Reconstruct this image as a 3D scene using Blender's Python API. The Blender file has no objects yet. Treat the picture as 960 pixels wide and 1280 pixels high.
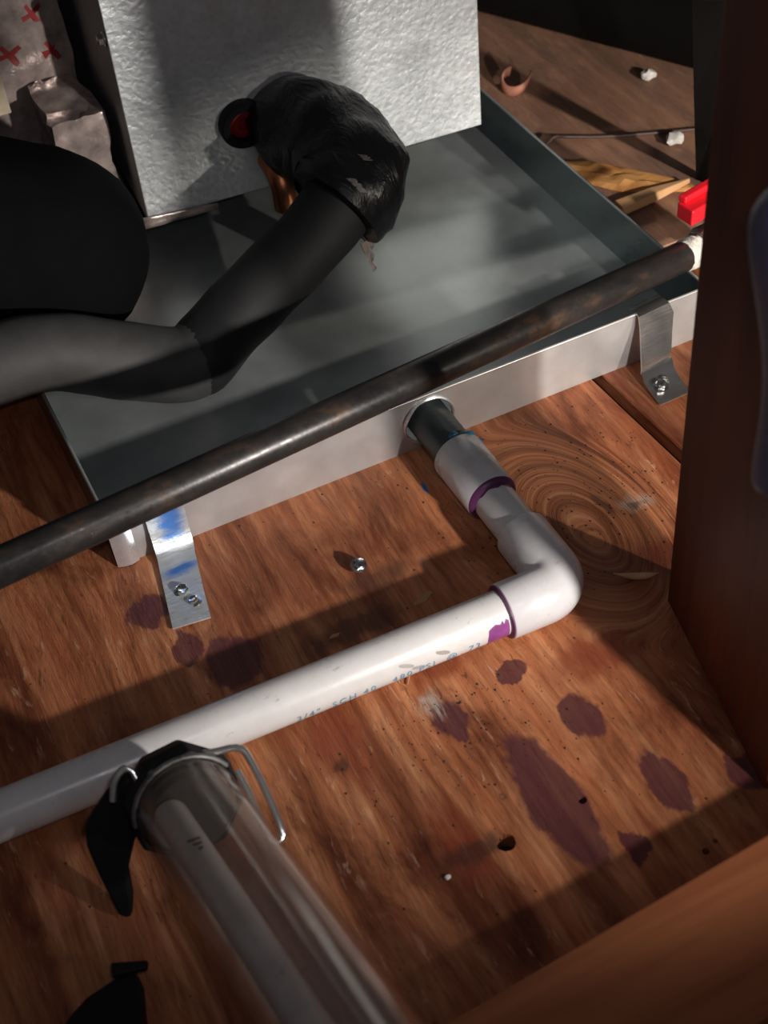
import bpy, bmesh, math, random
from mathutils import Vector, Matrix, noise
V = Vector
PI = math.pi
rnd = random.Random(7)
SC = bpy.context.scene
COL = SC.collection

# ------------------------------------------------------------------ camera
cam_d = bpy.data.cameras.new('camera')
cam = bpy.data.objects.new('camera', cam_d)
COL.objects.link(cam)
RIGHT, DOWN, FWD = V((.8950, -.4393, -.0778)), V((-.3626, -.6145, -.7006)), V((.2600, .6553, -.7093))
mw = Matrix((RIGHT, -DOWN, -FWD)).transposed().to_4x4()
mw.translation = V((-.0726, -.6322, .6393))
cam.matrix_world = mw
cam_d.sensor_fit = 'VERTICAL'
cam_d.sensor_height = 36
cam_d.lens = 1797.0 / 1280 * 36
cam_d.clip_start = .02
cam_d.dof.use_dof = True
cam_d.dof.focus_distance = .90
cam_d.dof.aperture_fstop = 11
SC.camera = cam

# ------------------------------------------------------------------ world, lamps, exposure
w = bpy.data.worlds.new('attic_dark')
SC.world = w
w.use_nodes = True
bg = w.node_tree.nodes['Background']
bg.inputs[0].default_value = (.82, .80, .88, 1)
bg.inputs[1].default_value = .045
SC.view_settings.view_transform = 'Standard'
SC.view_settings.look = 'None'
SC.view_settings.gamma = 1
SC.view_settings.use_curve_mapping = False
SC.view_settings.exposure = 0.0

def lamp(name, loc, target, power, color, cone, blend, radius):
    l = bpy.data.lights.new(name, 'SPOT')
    l.energy = power
    l.color = color
    l.spot_size = math.radians(cone)
    l.spot_blend = blend
    l.shadow_soft_size = radius
    o = bpy.data.objects.new(name, l)
    COL.objects.link(o)
    o.location = loc
    o.rotation_euler = (V(target) - V(loc)).to_track_quat('-Z', 'Y').to_euler()
    return o
lamp('work_lamp_front', (.302, -.68, .30), (.10, .28, .17), 26.5, (1, .95, .90), 73, 1.0, .012)
lamp('work_lamp_right', (.53, -.63, .28), (.345, .03, .0), 14.0, (1, .92, .82), 31, .8, .006)
lamp('far_floor_fill', (.56, -.60, .34), (.60, .27, .0), 30.0, (1, .95, .88), 34, .8, .010)  # added lamp, only brightens the far right floor
fill = bpy.data.lights.new('board_fill', 'POINT')  # added fill for the board and post, no real source there
fill.energy = .45
fill.color = (.96, .92, 1)
fill.shadow_soft_size = .08
fo = bpy.data.objects.new('board_fill', fill)
COL.objects.link(fo)
fo.location = (.20, -.78, .60)
lamp('camera_fill', (-.03, -.62, .66), (.10, .10, 0), 2.1, (.95, .93, 1), 66, 1.0, .012)  # added fill spot beside the camera, lifts the shadows

# ------------------------------------------------------------------ node helpers
class NT:
    def __init__(s, name):
        s.m = bpy.data.materials.new(name)
        s.m.use_nodes = True
        s.t = s.m.node_tree
        s.n = s.t.nodes
        s.b = s.n['Principled BSDF']
        s.tc = s.n.new('ShaderNodeTexCoord')
        s.P = s.tc.outputs['Object']
    def link(s, a, b):
        s.t.links.new(a, b)
    def put(s, sock, v):
        if isinstance(v, bpy.types.NodeSocket):
            s.link(v, sock)
        else:
            sock.default_value = v
    def map(s, scale, loc=(0, 0, 0), rot=(0, 0, 0), src=None):
        n = s.n.new('ShaderNodeMapping')
        n.inputs['Scale'].default_value = scale
        n.inputs['Location'].default_value = loc
        n.inputs['Rotation'].default_value = rot
        s.link(src or s.P, n.inputs['Vector'])
        return n.outputs[0]
    def noise(s, vec, scale, detail=4, rough=.55, dist=0, color=False):
        n = s.n.new('ShaderNodeTexNoise')
        n.inputs['Scale'].default_value = scale
        n.inputs['Detail'].default_value = detail
        n.inputs['Roughness'].default_value = rough
        n.inputs['Distortion'].default_value = dist
        s.link(vec, n.inputs['Vector'])
        return n.outputs['Color' if color else 'Fac']
    def voro(s, vec, scale, feature='F1', out='Distance'):
        n = s.n.new('ShaderNodeTexVoronoi')
        n.feature = feature
        n.inputs['Scale'].default_value = scale
        s.link(vec, n.inputs['Vector'])
        return n.outputs[out]
    def ramp(s, fac, stops):
        n = s.n.new('ShaderNodeValToRGB')
        e = n.color_ramp.elements
        while len(e) < len(stops):
            e.new(.5)
        for el, (p, c) in zip(e, stops):
            el.position = p
            el.color = (*c, 1) if len(c) == 3 else c
        s.link(fac, n.inputs[0])
        return n.outputs[0]
    def rng(s, v, a, b, c=0, d=1):
        n = s.n.new('ShaderNodeMapRange')
        n.interpolation_type = 'SMOOTHSTEP'
        for i, x in zip(range(1, 5), (a, b, c, d)):
            n.inputs[i].default_value = x
        s.link(v, n.inputs[0])
        return n.outputs[0]
    def math(s, op, a, b=0.0):
        n = s.n.new('ShaderNodeMath')
        n.operation = op
        s.put(n.inputs[0], a)
        s.put(n.inputs[1], b)
        return n.outputs[0]
    def vmath(s, op, a, b=(0, 0, 0), out=0):
        n = s.n.new('ShaderNodeVectorMath')
        n.operation = op
        s.put(n.inputs[0], a)
        s.put(n.inputs[1], b)
        return n.outputs[out]
    def mix(s, fac, a, b, mode='MIX'):
        n = s.n.new('ShaderNodeMix')
        n.data_type = 'RGBA'
        n.blend_type = mode
        s.put(n.inputs['Factor'], fac)
        s.put(n.inputs['A'], a if isinstance(a, bpy.types.NodeSocket) else (*a, 1))
        s.put(n.inputs['B'], b if isinstance(b, bpy.types.NodeSocket) else (*b, 1))
        return n.outputs['Result']
    def bump(s, h, strength=.3, dist=.001):
        n = s.n.new('ShaderNodeBump')
        n.inputs['Strength'].default_value = strength
        n.inputs['Distance'].default_value = dist
        s.link(h, n.inputs['Height'])
        s.link(n.outputs[0], s.b.inputs['Normal'])
    def fin(s, color=None, rough=None, metal=None, **kw):
        if color is not None:
            s.put(s.b.inputs['Base Color'], color if isinstance(color, bpy.types.NodeSocket) else (*color, 1))
        if rough is not None:
            s.put(s.b.inputs['Roughness'], rough)
        if metal is not None:
            s.put(s.b.inputs['Metallic'], metal)
        for k, v in kw.items():
            s.put(s.b.inputs[k.replace('_', ' ')], v)
        return s.m

def blot(k, warp, cx, cy, rx, ry, soft=.25, rot=0.0):
    """mask of an irregular stain on the sheet, 1 inside"""
    d = k.vmath('SUBTRACT', warp, (cx, cy, 0))
    if rot:
        d = k.map((1, 1, 1), rot=(0, 0, rot), src=d)
    d = k.vmath('MULTIPLY', d, (1 / rx, 1 / ry, 0))
    return k.rng(k.vmath('LENGTH', d, out=1), 1 - soft, 1 + soft, 1, 0)

# ------------------------------------------------------------------ materials
def plywood_mat(name, lightness=1.0, marks=True, grey=0.0):
    k = NT(name)
    wn = k.noise(k.map((9, 2.2, 9)), 1.0, 3, color=True)
    warp0 = k.vmath('ADD', k.P, k.vmath('MULTIPLY', k.vmath('SUBTRACT', wn, (.5, .5, .5)), (.035, .05, 0)))
    if marks:
        sw = k.math('MULTIPLY', blot(k, k.P, .262, -.115, .034, .060, .8), .8)
        dx = k.vmath('MULTIPLY', k.vmath('SUBTRACT', k.P, (.268, -.150, 0)), (1, .50, 0))
        rr = k.vmath('LENGTH', dx, out=1)
        cx_ = k.n.new('ShaderNodeCombineXYZ')
        k.link(k.math('MULTIPLY', rr, .75), cx_.inputs[0])
        k.link(k.math('MULTIPLY', rr, 1.6), cx_.inputs[1])
        mv = k.n.new('ShaderNodeMix')
        mv.data_type = 'VECTOR'
        k.link(sw, mv.inputs['Factor'])
        k.link(warp0, mv.inputs[4])
        k.link(k.vmath('ADD', cx_.outputs[0], k.vmath('MULTIPLY', k.vmath('SUBTRACT', wn, (.5, .5, .5)), (.06, .16, 0))), mv.inputs[5])
        warp0 = mv.outputs[1]
    big = k.noise(k.map((7, 2.4, 7)), 1.0, 4, .6)
    bands = k.noise(k.map((95, 5.0, 50), src=warp0), 1.0, 5, .6, .4)
    fine = k.noise(k.map((430, 42, 300), src=warp0), 1.0, 5, .68)
    L = lightness
    c = k.ramp(bands, [(.22, (.150 * L, .045 * L, .020 * L)), (.42, (.34 * L, .130 * L, .062 * L)),
                       (.56, (.44 * L, .195 * L, .100 * L)), (.75, (.60 * L, .335 * L, .19 * L))])
    blotch = k.noise(k.map((26, 9, 26), loc=(8, 3, 0), src=warp0), 1.0, 5, .62, .6)
    c = k.mix(1.0, c, k.ramp(blotch, [(.33, (.40, .28, .23)), (.50, (.98, .94, .90)), (.66, (1.22, 1.20, 1.14))]), 'MULTIPLY')
    wide = k.noise(k.map((38, 2.6, 30), loc=(4, 4, 0), src=warp0), 1.0, 3, .55)
    c = k.mix(.8, c, k.ramp(wide, [(.32, (.52, .42, .36)), (.5, (1, .97, .93)), (.68, (1.25, 1.2, 1.1))]), 'MULTIPLY')
    red = k.ramp(big, [(.3, (.80, .52, .42)), (.5, (1, .9, .85)), (.7, (1.15, 1.08, 1.0))])
    c = k.mix(1.0, c, red, 'MULTIPLY')
    c = k.mix(.62, c, k.ramp(fine, [(.28, (.42, .34, .30)), (.5, (.98, .96, .94)), (.75, (1.28, 1.25, 1.2))]), 'MULTIPLY')
    # short torn fibres, pale and dark
    tf = k.noise(k.map((210, 40, 200), loc=(7, 2, 0), src=warp0), 1.0, 5, .7, .5)
    zone = k.rng(k.noise(k.map((14, 8, 14), loc=(2, 9, 0)), 1.0, 3, .6), .40, .60)
    c = k.mix(k.math('MULTIPLY', k.math('MULTIPLY', k.rng(tf, .58, .68), zone), .55), c, (.66 * L, .40 * L, .24 * L))
    c = k.mix(k.math('MULTIPLY', k.math('MULTIPLY', k.rng(tf, .42, .34), zone), .65), c, (.085 * L, .030 * L, .015 * L))
    # reddish resin streaks
    rs = k.rng(k.noise(k.map((42, 6, 40), loc=(3, 1, 0)), 1.0, 3, .6), .60, .74)
    c = k.mix(k.math('MULTIPLY', rs, .75), c, (.17, .026, .010))
    # grime specks and worn pits
    sp = k.rng(k.noise(k.map((330, 150, 300), loc=(1, 5, 0)), 1.0, 5, .75), .66, .72)
    dens = k.rng(k.noise(k.P, 16, 2, .5), .42, .66)
    pits = k.math('MULTIPLY', sp, dens)
    c = k.mix(k.math('MULTIPLY', pits, .85), c, (.030, .013, .008))
    if grey:
        c = k.mix(grey, c, (.30, .205, .150))
    if marks:
        wn2 = k.noise(k.map((75, 45, 75)), 1.0, 4, .6, color=True)
        wp = k.vmath('ADD', k.P, k.vmath('MULTIPLY', k.vmath('SUBTRACT', wn2, (.5, .5, .5)), (.016, .026, 0)))
        st = None
        for a in [(.146, -.274, .0150, .046), (.186, -.236, .0105, .016), (.202, -.294, .0105, .020), (.034, -.105, .015, .021),
                  (.002, -.045, .014, .013), (.014, -.083, .008, .012), (.124, -.203, .009, .014),
                  (.168, -.318, .007, .009), (.243, -.31, .011, .012), (.17, -.193, .010, .006)]:
            m = blot(k, wp, *a, soft=.13)
            st = m if st is None else k.math('MAXIMUM', st, m)
        c = k.mix(k.math('MULTIPLY', st, .84), c, (.082, .020, .030))
        rd = None
        for a in [(.062, -.187, .014, .030), (.215, -.205, .028, .012), (.135, -.165, .016, .012), (.30, -.16, .02, .012), (.092, -.275, .010, .028)]:
            m = blot(k, wp, *a, soft=.45)
            rd = m if rd is None else k.math('MAXIMUM', rd, m)
        c = k.mix(k.math('MULTIPLY', rd, .62), c, (.20, .026, .010))
        gy = None
        for a in [(.117, -.189, .007, .010), (.0655, -.143, .004, .004), (.30, -.112, .010, .008)]:
            m = blot(k, wp, *a, soft=.5)
            gy = m if gy is None else k.math('MAXIMUM', gy, m)
        c = k.mix(k.math('MULTIPLY', gy, k.math('MULTIPLY', k.rng(fine, .42, .56), .8)), c, (.45, .40, .33))
        # grey sealant drag beside the knot hole, dark knots, dark patches behind the pipe
        dk = None
        for a in [(.096, -.282, .018, .0065), (.0573, -.1985, .0045, .0045), (.283, -.103, .003, .012), (.3, -.113, .005, .004),
                  (.104, -.118, .03, .010), (.135, -.090, .02, .008)]:
            m = blot(k, wp, *a, soft=.5)
            dk = m if dk is None else k.math('MAXIMUM', dk, m)
        c = k.mix(k.math('MULTIPLY', dk, .62), c, (.035, .020, .016))
        bl = blot(k, wp, .1935, -.037, .0035, .003, .4)
        c = k.mix(bl, c, (.03, .13, .30))
    h = k.math('ADD', k.math('MULTIPLY', fine, .5), k.math('MULTIPLY', tf, 1.0))
    h = k.math('ADD', h, k.math('ADD', k.math('MULTIPLY', bands, .8), k.math('MULTIPLY', pits, -.9)))
    k.bump(h, .8, .0014)
    return k.fin(c, k.ramp(fine, [(.3, (.5,) * 3), (.7, (.68,) * 3)]), 0, Specular_IOR_Level=.35)

def stud_mat(name, col, dark, axis):
    k = NT(name)
    sc = {'z': (70, 70, 3), 'x': (3, 60, 60)}[axis]
    g = k.noise(k.map(sc), 1.0, 4, .6, .3)
    b = k.noise(k.map(tuple(x * .2 for x in sc)), 1.0, 3, .5)
    c = k.ramp(g, [(.3, dark), (.6, col)])
    c = k.mix(.6, c, k.ramp(b, [(.3, (.6, .5, .5)), (.7, (1.15, 1.1, 1.05))]), 'MULTIPLY')
    k.bump(g, .25, .0006)
    return k.fin(c, .55, 0, Specular_IOR_Level=.3)

def metal_mat(name, col, rough, metal=1.0, spangle=0, streak=0, bump=.1):
    k = NT(name)
    n = k.noise(k.P, 28, 4, .6)
    c = k.mix(.5, col, k.ramp(n, [(.3, tuple(x * .72 for x in col)), (.7, tuple(min(1, x * 1.2) for x in col))]))
    r = k.ramp(n, [(.3, (rough * .85,) * 3), (.7, (min(1, rough * 1.2),) * 3)])
    if spangle:
        v = k.voro(k.vmath('ADD', k.P, k.vmath('MULTIPLY', k.noise(k.P, 160, 2, .5, color=True), (.006, .006, .006))), spangle, 'SMOOTH_F1')
        c = k.mix(.35, c, k.ramp(v, [(.1, (.75,) * 3), (.7, (1.2,) * 3)]), 'MULTIPLY')
        fine = k.noise(k.P, 420, 3, .6)
        k.bump(k.math('ADD', v, k.math('MULTIPLY', fine, .35)), bump, .0025)
    elif streak:
        s_ = k.noise(k.map((20, 400, 400)), 1, 3, .6)
        k.bump(k.math('ADD', k.math('MULTIPLY', s_, .3), k.noise(k.P, 12, 2)), bump, .001)
    return k.fin(c, r, metal)

def plain(name, col, rough=.5, metal=0, var=.2, bump=0, bscale=200, **kw):
    k = NT(name)
    n = k.noise(k.P, 60, 4, .6)
    c = k.mix(1, col, k.ramp(n, [(.3, (1 - var,) * 3), (.7, (1 + var * .5,) * 3)]), 'MULTIPLY')
    if bump:
        k.bump(k.noise(k.P, bscale, 4, .6), bump, .001)
    return k.fin(c, rough, metal, **kw)

def pvc_mat(name, col, smudge=.5):
    k = NT(name)
    n = k.noise(k.P, 55, 5, .65)
    d = k.rng(k.noise(k.map((90, 160, 160)), 1, 4, .7), .63, .72)
    c = k.mix(.6, col, k.ramp(n, [(.35, tuple(x * .86 for x in col)), (.65, col)]))
    c = k.mix(k.math('MULTIPLY', d, smudge), c, (.36, .31, .28))
    k.bump(k.noise(k.P, 140, 3), .06, .001)
    return k.fin(c, k.ramp(n, [(.3, (.24,) * 3), (.7, (.36,) * 3)]), 0)

M = {}
M['ply'] = plywood_mat('stained_plywood')
M['ply_far'] = plywood_mat('grey_brown_plywood', .95, False, .55)
M['ply_side'] = plywood_mat('side_plywood', .8, False)
M['torn'] = stud_mat('torn_veneer_wood', (.80, .42, .14), (.40, .15, .04), 'x')
M['splinter'] = stud_mat('splinter_wood', (.85, .52, .26), (.62, .32, .13), 'x')
M['stud'] = stud_mat('red_brown_stud', (.155, .036, .011), (.088, .018, .006), 'z')
M['board'] = stud_mat('orange_brown_board', (.46, .165, .066), (.30, .092, .036), 'x')
M['under'] = plain('dark_subfloor', (.02, .012, .008), .9)
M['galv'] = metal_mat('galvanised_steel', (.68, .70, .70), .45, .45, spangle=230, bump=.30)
M['galv_shaded'] = metal_mat('galvanised_side_shaded', (.30, .30, .30), .5, .6, spangle=170, bump=.2)  # same steel as the front, shade on the sides put into its colour
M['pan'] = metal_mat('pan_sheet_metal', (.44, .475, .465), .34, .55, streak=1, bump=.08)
M['pan_wall_shaded'] = metal_mat('pan_sheet_shaded', (.20, .24, .25), .30, 1.0, streak=1, bump=.06)  # same pan metal, darkened to paint in the shade on the walls
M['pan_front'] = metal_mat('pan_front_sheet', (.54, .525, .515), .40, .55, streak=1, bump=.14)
M['strap'] = metal_mat('bright_zinc', (.72, .75, .78), .27, .72, streak=1, bump=.35)
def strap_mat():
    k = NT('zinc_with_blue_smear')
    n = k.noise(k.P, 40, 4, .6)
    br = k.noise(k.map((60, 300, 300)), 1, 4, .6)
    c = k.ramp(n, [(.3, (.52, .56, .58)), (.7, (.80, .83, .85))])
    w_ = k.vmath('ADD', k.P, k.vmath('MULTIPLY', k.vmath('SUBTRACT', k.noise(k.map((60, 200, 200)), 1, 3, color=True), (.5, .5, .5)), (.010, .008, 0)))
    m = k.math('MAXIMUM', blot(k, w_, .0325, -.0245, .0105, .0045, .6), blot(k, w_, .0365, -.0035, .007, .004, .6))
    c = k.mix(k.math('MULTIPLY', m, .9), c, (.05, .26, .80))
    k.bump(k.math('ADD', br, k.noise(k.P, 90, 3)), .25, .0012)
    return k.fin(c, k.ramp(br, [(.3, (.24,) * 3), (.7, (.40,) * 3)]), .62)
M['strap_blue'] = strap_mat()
M['strap_shaded'] = metal_mat('shaded_zinc', (.66, .64, .61), .22, .95, streak=1, bump=.5)  # same zinc, darker finish stands in for shade on the right strap
M['screw'] = metal_mat('screw_zinc', (.75, .75, .74), .2, 1)
M['chrome'] = metal_mat('chrome_wire', (.70, .67, .64), .18, .88)
def iron_mat():
    k = NT('black_iron')
    n = k.noise(k.map((30, 60, 60)), 1, 5, .65)
    f = k.noise(k.P, 260, 4, .6)
    c = k.ramp(n, [(.35, (.022, .020, .020)), (.56, (.040, .035, .032)), (.72, (.115, .062, .036))])
    k.bump(f, .12, .0006)
    return k.fin(c, k.ramp(f, [(.3, (.26,) * 3), (.7, (.42,) * 3)]), .35)
M['iron'] = iron_mat()
M['tapewhite'] = plain('white_thread_tape', (.72, .68, .60), .45, 0, .3, .5, 400)
M['foam'] = plain('black_foam', (.006, .006, .0065), .7, 0, .3, .15, 120)
M['foam_lit'] = plain('lit_black_foam', (.046, .044, .042), .66, 0, .25, .12, 90)  # same black foam, lightened to paint in light on the lower tube
M['foam_shaded'] = plain('shaded_black_foam', (.0025, .003, .0034), .9, 0, .2, Specular_IOR_Level=.12)  # foam colour darkened to paint in the shade on the big duct
M['foil'] = plain('wrinkled_wrap', (.44, .35, .315), .20, .25, .5, .9, 55)
M['rubber'] = plain('black_rubber', (.008, .008, .009), .6, 0, .2, Specular_IOR_Level=.25)
M['redplug'] = plain('red_plug', (.26, .008, .010), .4)
M['copper'] = metal_mat('copper', (.55, .20, .09), .35, 1)
M['red'] = plain('red_plastic', (.72, .012, .022), .35, 0, .1)
M['redmark'] = plain('red_print', (.30, .02, .02), .5)
M['valve'] = metal_mat('dull_brass_grey', (.24, .22, .20), .5, .8)
M['pvc'] = pvc_mat('white_pvc', (.71, .685, .665), .55)
M['pvc_fit'] = pvc_mat('white_pvc_fitting', (.69, .665, .665), .5)
M['primer'] = plain('purple_primer', (.30, .07, .27), .35, 0, .4)
M['primer_dark'] = plain('dark_purple_primer', (.13, .03, .11), .4, 0, .4)
M['scuff'] = plain('grey_scuff', (.42, .38, .35), .6)
M['print'] = plain('blue_print', (.10, .33, .50), .5)
M['nipple'] = plain('grey_green_nipple', (.05, .065, .065), .35, 0, .3)
M['bluegoo'] = plain('blue_thread_paste', (.02, .14, .22), .3, 0, .4, .6, 300)
M['lampwhite'] = plain('frosted_lamp_tube', (.82, .81, .80), .35, 0, .1)
M['band'] = plain('worn_grey_band', (.17, .165, .155), .45, .3, .8)
M['reflector'] = plain('dark_reflector', (.055, .050, .046), .35, .3)
M['mark'] = plain('dark_print', (.05, .045, .04), .5)
M['lavender'] = plain('lavender_plastic', (.095, .085, .130), .45, 0, .15)
M['cream'] = plain('cream_card', (.62, .52, .36), .7)
M['white_bit'] = plain('white_crumb', (.75, .70, .64), .6, 0, .2)
M['shaving'] = stud_mat('wood_shaving', (.58, .34, .19), (.40, .20, .10), 'x')
M['pinkshaving'] = stud_mat('pink_wood_curl', (.55, .27, .18), (.42, .16, .10), 'x')
M['dust'] = plain('dark_crumbs', (.03, .018, .012), .9)
M['wire'] = plain('brown_wire', (.09, .05, .04), .5)
M['duct'] = plain('matt_black', (.0035, .0028, .0026), .85, Specular_IOR_Level=.15)

def tape_mat():
    k = NT('black_vinyl_tape')
    s = k.rng(k.noise(k.map((160, 110, 90)), 1, 4, .75), .64, .70)
    m = k.rng(k.noise(k.P, 22, 2), .48, .62)
    c = k.mix(k.math('MULTIPLY', k.math('MULTIPLY', s, m), .55), (.006, .006, .007), (.20, .17, .16))
    wv = k.noise(k.map((70, 26, 26), rot=(.4, .5, .7)), 1, 4, .6, 1.2)
    k.bump(wv, .8, .004)
    return k.fin(c, .36, 0, Specular_IOR_Level=.4)
M['tape'] = tape_mat()
M['tapeprint'] = plain('grey_tape_print', (.16, .14, .135), .5, 0, .5)

def clear_mat():
    k = NT('scuffed_clear_plastic')
    n = k.noise(k.map((60, 18, 60)), 1, 4, .6)
    sc = k.rng(k.noise(k.map((150, 90, 150)), 1, 4, .7), .64, .72)
    gl = k.n.new('ShaderNodeBsdfTransparent')
    gl.inputs[0].default_value = (.93, .91, .89, 1)
    gs = k.n.new('ShaderNodeBsdfGlossy')
    gs.inputs['Roughness'].default_value = .16
    gs.inputs['Color'].default_value = (.9, .86, .82, 1)
    k.fin((.42, .36, .32), .5, 0)
    lw = k.n.new('ShaderNodeLayerWeight')
    lw.inputs[0].default_value = .35
    m1 = k.n.new('ShaderNodeMixShader')
    k.link(k.math('ADD', k.math('MULTIPLY', lw.outputs['Facing'], .30), .04), m1.inputs[0])
    k.link(gl.outputs[0], m1.inputs[1])
    k.link(gs.outputs[0], m1.inputs[2])
    mx = k.n.new('ShaderNodeMixShader')
    fac = k.math('ADD', k.ramp(n, [(.35, (.045,) * 3), (.7, (.13,) * 3)]), k.math('MULTIPLY', sc, .25))
    k.link(fac, mx.inputs[0])
    k.link(m1.outputs[0], mx.inputs[1])
    k.link(k.b.outputs[0], mx.inputs[2])
    k.link(mx.outputs[0], k.n['Material Output'].inputs['Surface'])
    return k.m
M['clear'] = clear_mat()

# ------------------------------------------------------------------ object helpers
def thing(name, label, cat, loc, group=None):
    o = bpy.data.objects.new(name, None)
    o.empty_display_size = .02
    COL.objects.link(o)
    o.location = loc
    o['label'] = label
    o['category'] = cat
    if group:
        o['group'] = group
    return o

def tag(o, label, cat, group=None):
    o['label'] = label
    o['category'] = cat
    if group:
        o['group'] = group
    return o

def base_of(o):
    p = V((0, 0, 0))
    while o:
        p = p + o.location
        o = o.parent
    return p

def obj(name, bm, mat, parent=None, smooth=False, kind=None, label=None, bevel=0, segs=2, subd=0, solid=0):
    """bm holds world coordinates"""
    me = bpy.data.meshes.new(name)
    if smooth:
        for f in bm.faces:
            f.smooth = True
    bm.to_mesh(me)
    bm.free()
    if mat:
        me.materials.append(M[mat])
    o = bpy.data.objects.new(name, me)
    COL.objects.link(o)
    if parent:
        o.parent = parent
        o.location = -base_of(parent)
    if solid:
        m = o.modifiers.new('thickness', 'SOLIDIFY')
        m.thickness = solid
        m.offset = 0
    if bevel:
        m = o.modifiers.new('bevel', 'BEVEL')
        m.width = bevel
        m.segments = segs
        m.limit_method = 'ANGLE'
        m.angle_limit = math.radians(35)
    if subd:
        m = o.modifiers.new('subdivision', 'SUBSURF')
        m.levels = m.render_levels = subd
    if smooth and not subd:
        try:
            me.set_sharp_from_angle(angle=math.radians(50))
        except Exception:
            pass
    if kind:
        o['kind'] = kind
    if label:
        o['label'] = label
    return o

def prism(bm, pts, z0, z1):
    """pts counter-clockwise (x,y); z may be function of point"""
    f0 = z0 if callable(z0) else (lambda p: z0)
    f1 = z1 if callable(z1) else (lambda p: z1)
    a = [bm.verts.new((p[0], p[1], f0(p))) for p in pts]
    b = [bm.verts.new((p[0], p[1], f1(p))) for p in pts]
    n = len(pts)
    bm.faces.new(a[::-1])
    bm.faces.new(b)
    for i in range(n):
        bm.faces.new((a[i], a[(i + 1) % n], b[(i + 1) % n], b[i]))
    return bm

def box(bm, lo, hi):
    return prism(bm, [(lo[0], lo[1]), (hi[0], lo[1]), (hi[0], hi[1]), (lo[0], hi[1])], lo[2], hi[2])

def catmull(P, n=10):
    P = [V(p) for p in P]
    out = []
    Q = [P[0] * 2 - P[1]] + P + [P[-1] * 2 - P[-2]]
    for i in range(1, len(Q) - 2):
        a, b, c, d = Q[i - 1:i + 3]
        for k in range(n):
            t = k / n
            out.append(.5 * ((2 * b) + (c - a) * t + (2 * a - 5 * b + 4 * c - d) * t * t + (3 * b - a - 3 * c + d) * t ** 3))
    out.append(P[-1])
    return out

def frames(P):
    T = []
    for i in range(len(P)):
        a = P[max(0, i - 1)]
        b = P[min(len(P) - 1, i + 1)]
        T.append((b - a).normalized())
    up = V((0, 0, 1)) if abs(T[0].z) < .9 else V((0, 1, 0))
    N = (up - T[0] * up.dot(T[0])).normalized()
    F = []
    for t in T:
        N = (N - t * N.dot(t)).normalized()
        F.append((t, N, t.cross(N)))
    return F

def sweep(bm, P, r, seg=24, cap=True, wob=0, squash=None):
    """tube along P; r number, list, or function of 0..1"""
    P = [V(p) for p in P]
    F = frames(P)
    rings = []
    n = len(P)
    for i, p in enumerate(P):
        u = i / (n - 1)
        rr = r(u) if callable(r) else (r[i] if isinstance(r, (list, tuple)) else r)
        ring = []
        for j in range(seg):
            a = 2 * PI * j / seg
            d = F[i][1] * math.cos(a) + F[i][2] * math.sin(a)
            k = rr
            if wob:
                k += wob * noise.noise((p + d * rr) * 38)
            ring.append(bm.verts.new(p + d * k))
        rings.append(ring)
    for i in range(n - 1):
        for j in range(seg):
            j2 = (j + 1) % seg
            bm.faces.new((rings[i][j], rings[i][j2], rings[i + 1][j2], rings[i + 1][j]))
    if cap:
        bm.faces.new(rings[0][::-1])
        bm.faces.new(rings[-1])
    return bm

def domed(P, r, n=8):
    """extends a path by a round end; returns path and radii"""
    P = [V(p) for p in P]
    t = (P[-1] - P[-2]).normalized()
    e = P[-1]
    rr = [r(i / (len(P) - 1)) if callable(r) else r for i in range(len(P))]
    r1 = rr[-1]
    for i in range(1, n + 1):
        a = PI / 2 * i / n
        P.append(e + t * r1 * math.sin(a))
        rr.append(max(r1 * math.cos(a), .0004))
    return P, rr

def lathe(bm, o, axis, prof, seg=32, phase=0):
    """prof list of (distance along axis, radius); closed onto the axis where radius is 0"""
    o = V(o)
    ax = V(axis).normalized()
    up = V((0, 0, 1)) if abs(ax.z) < .9 else V((0, 1, 0))
    n1 = (up - ax * up.dot(ax)).normalized()
    n2 = ax.cross(n1)
    rings = []
    for t, r in prof:
        if r < 1e-7:
            rings.append([bm.verts.new(o + ax * t)])
        else:
            rings.append([bm.verts.new(o + ax * t + (n1 * math.cos(2 * PI * j / seg + phase) + n2 * math.sin(2 * PI * j / seg + phase)) * r) for j in range(seg)])
    for a, b in zip(rings, rings[1:]):
        for j in range(seg):
            j2 = (j + 1) % seg
            if len(a) == 1 and len(b) == 1:
                continue
            if len(a) == 1:
                bm.faces.new((a[0], b[j2], b[j]))
            elif len(b) == 1:
                bm.faces.new((a[j], a[j2], b[0]))
            else:
                bm.faces.new((a[j], a[j2], b[j2], b[j]))
    bmesh.ops.recalc_face_normals(bm, faces=bm.faces)
    return bm

def NB():
    return bmesh.new()

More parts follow.
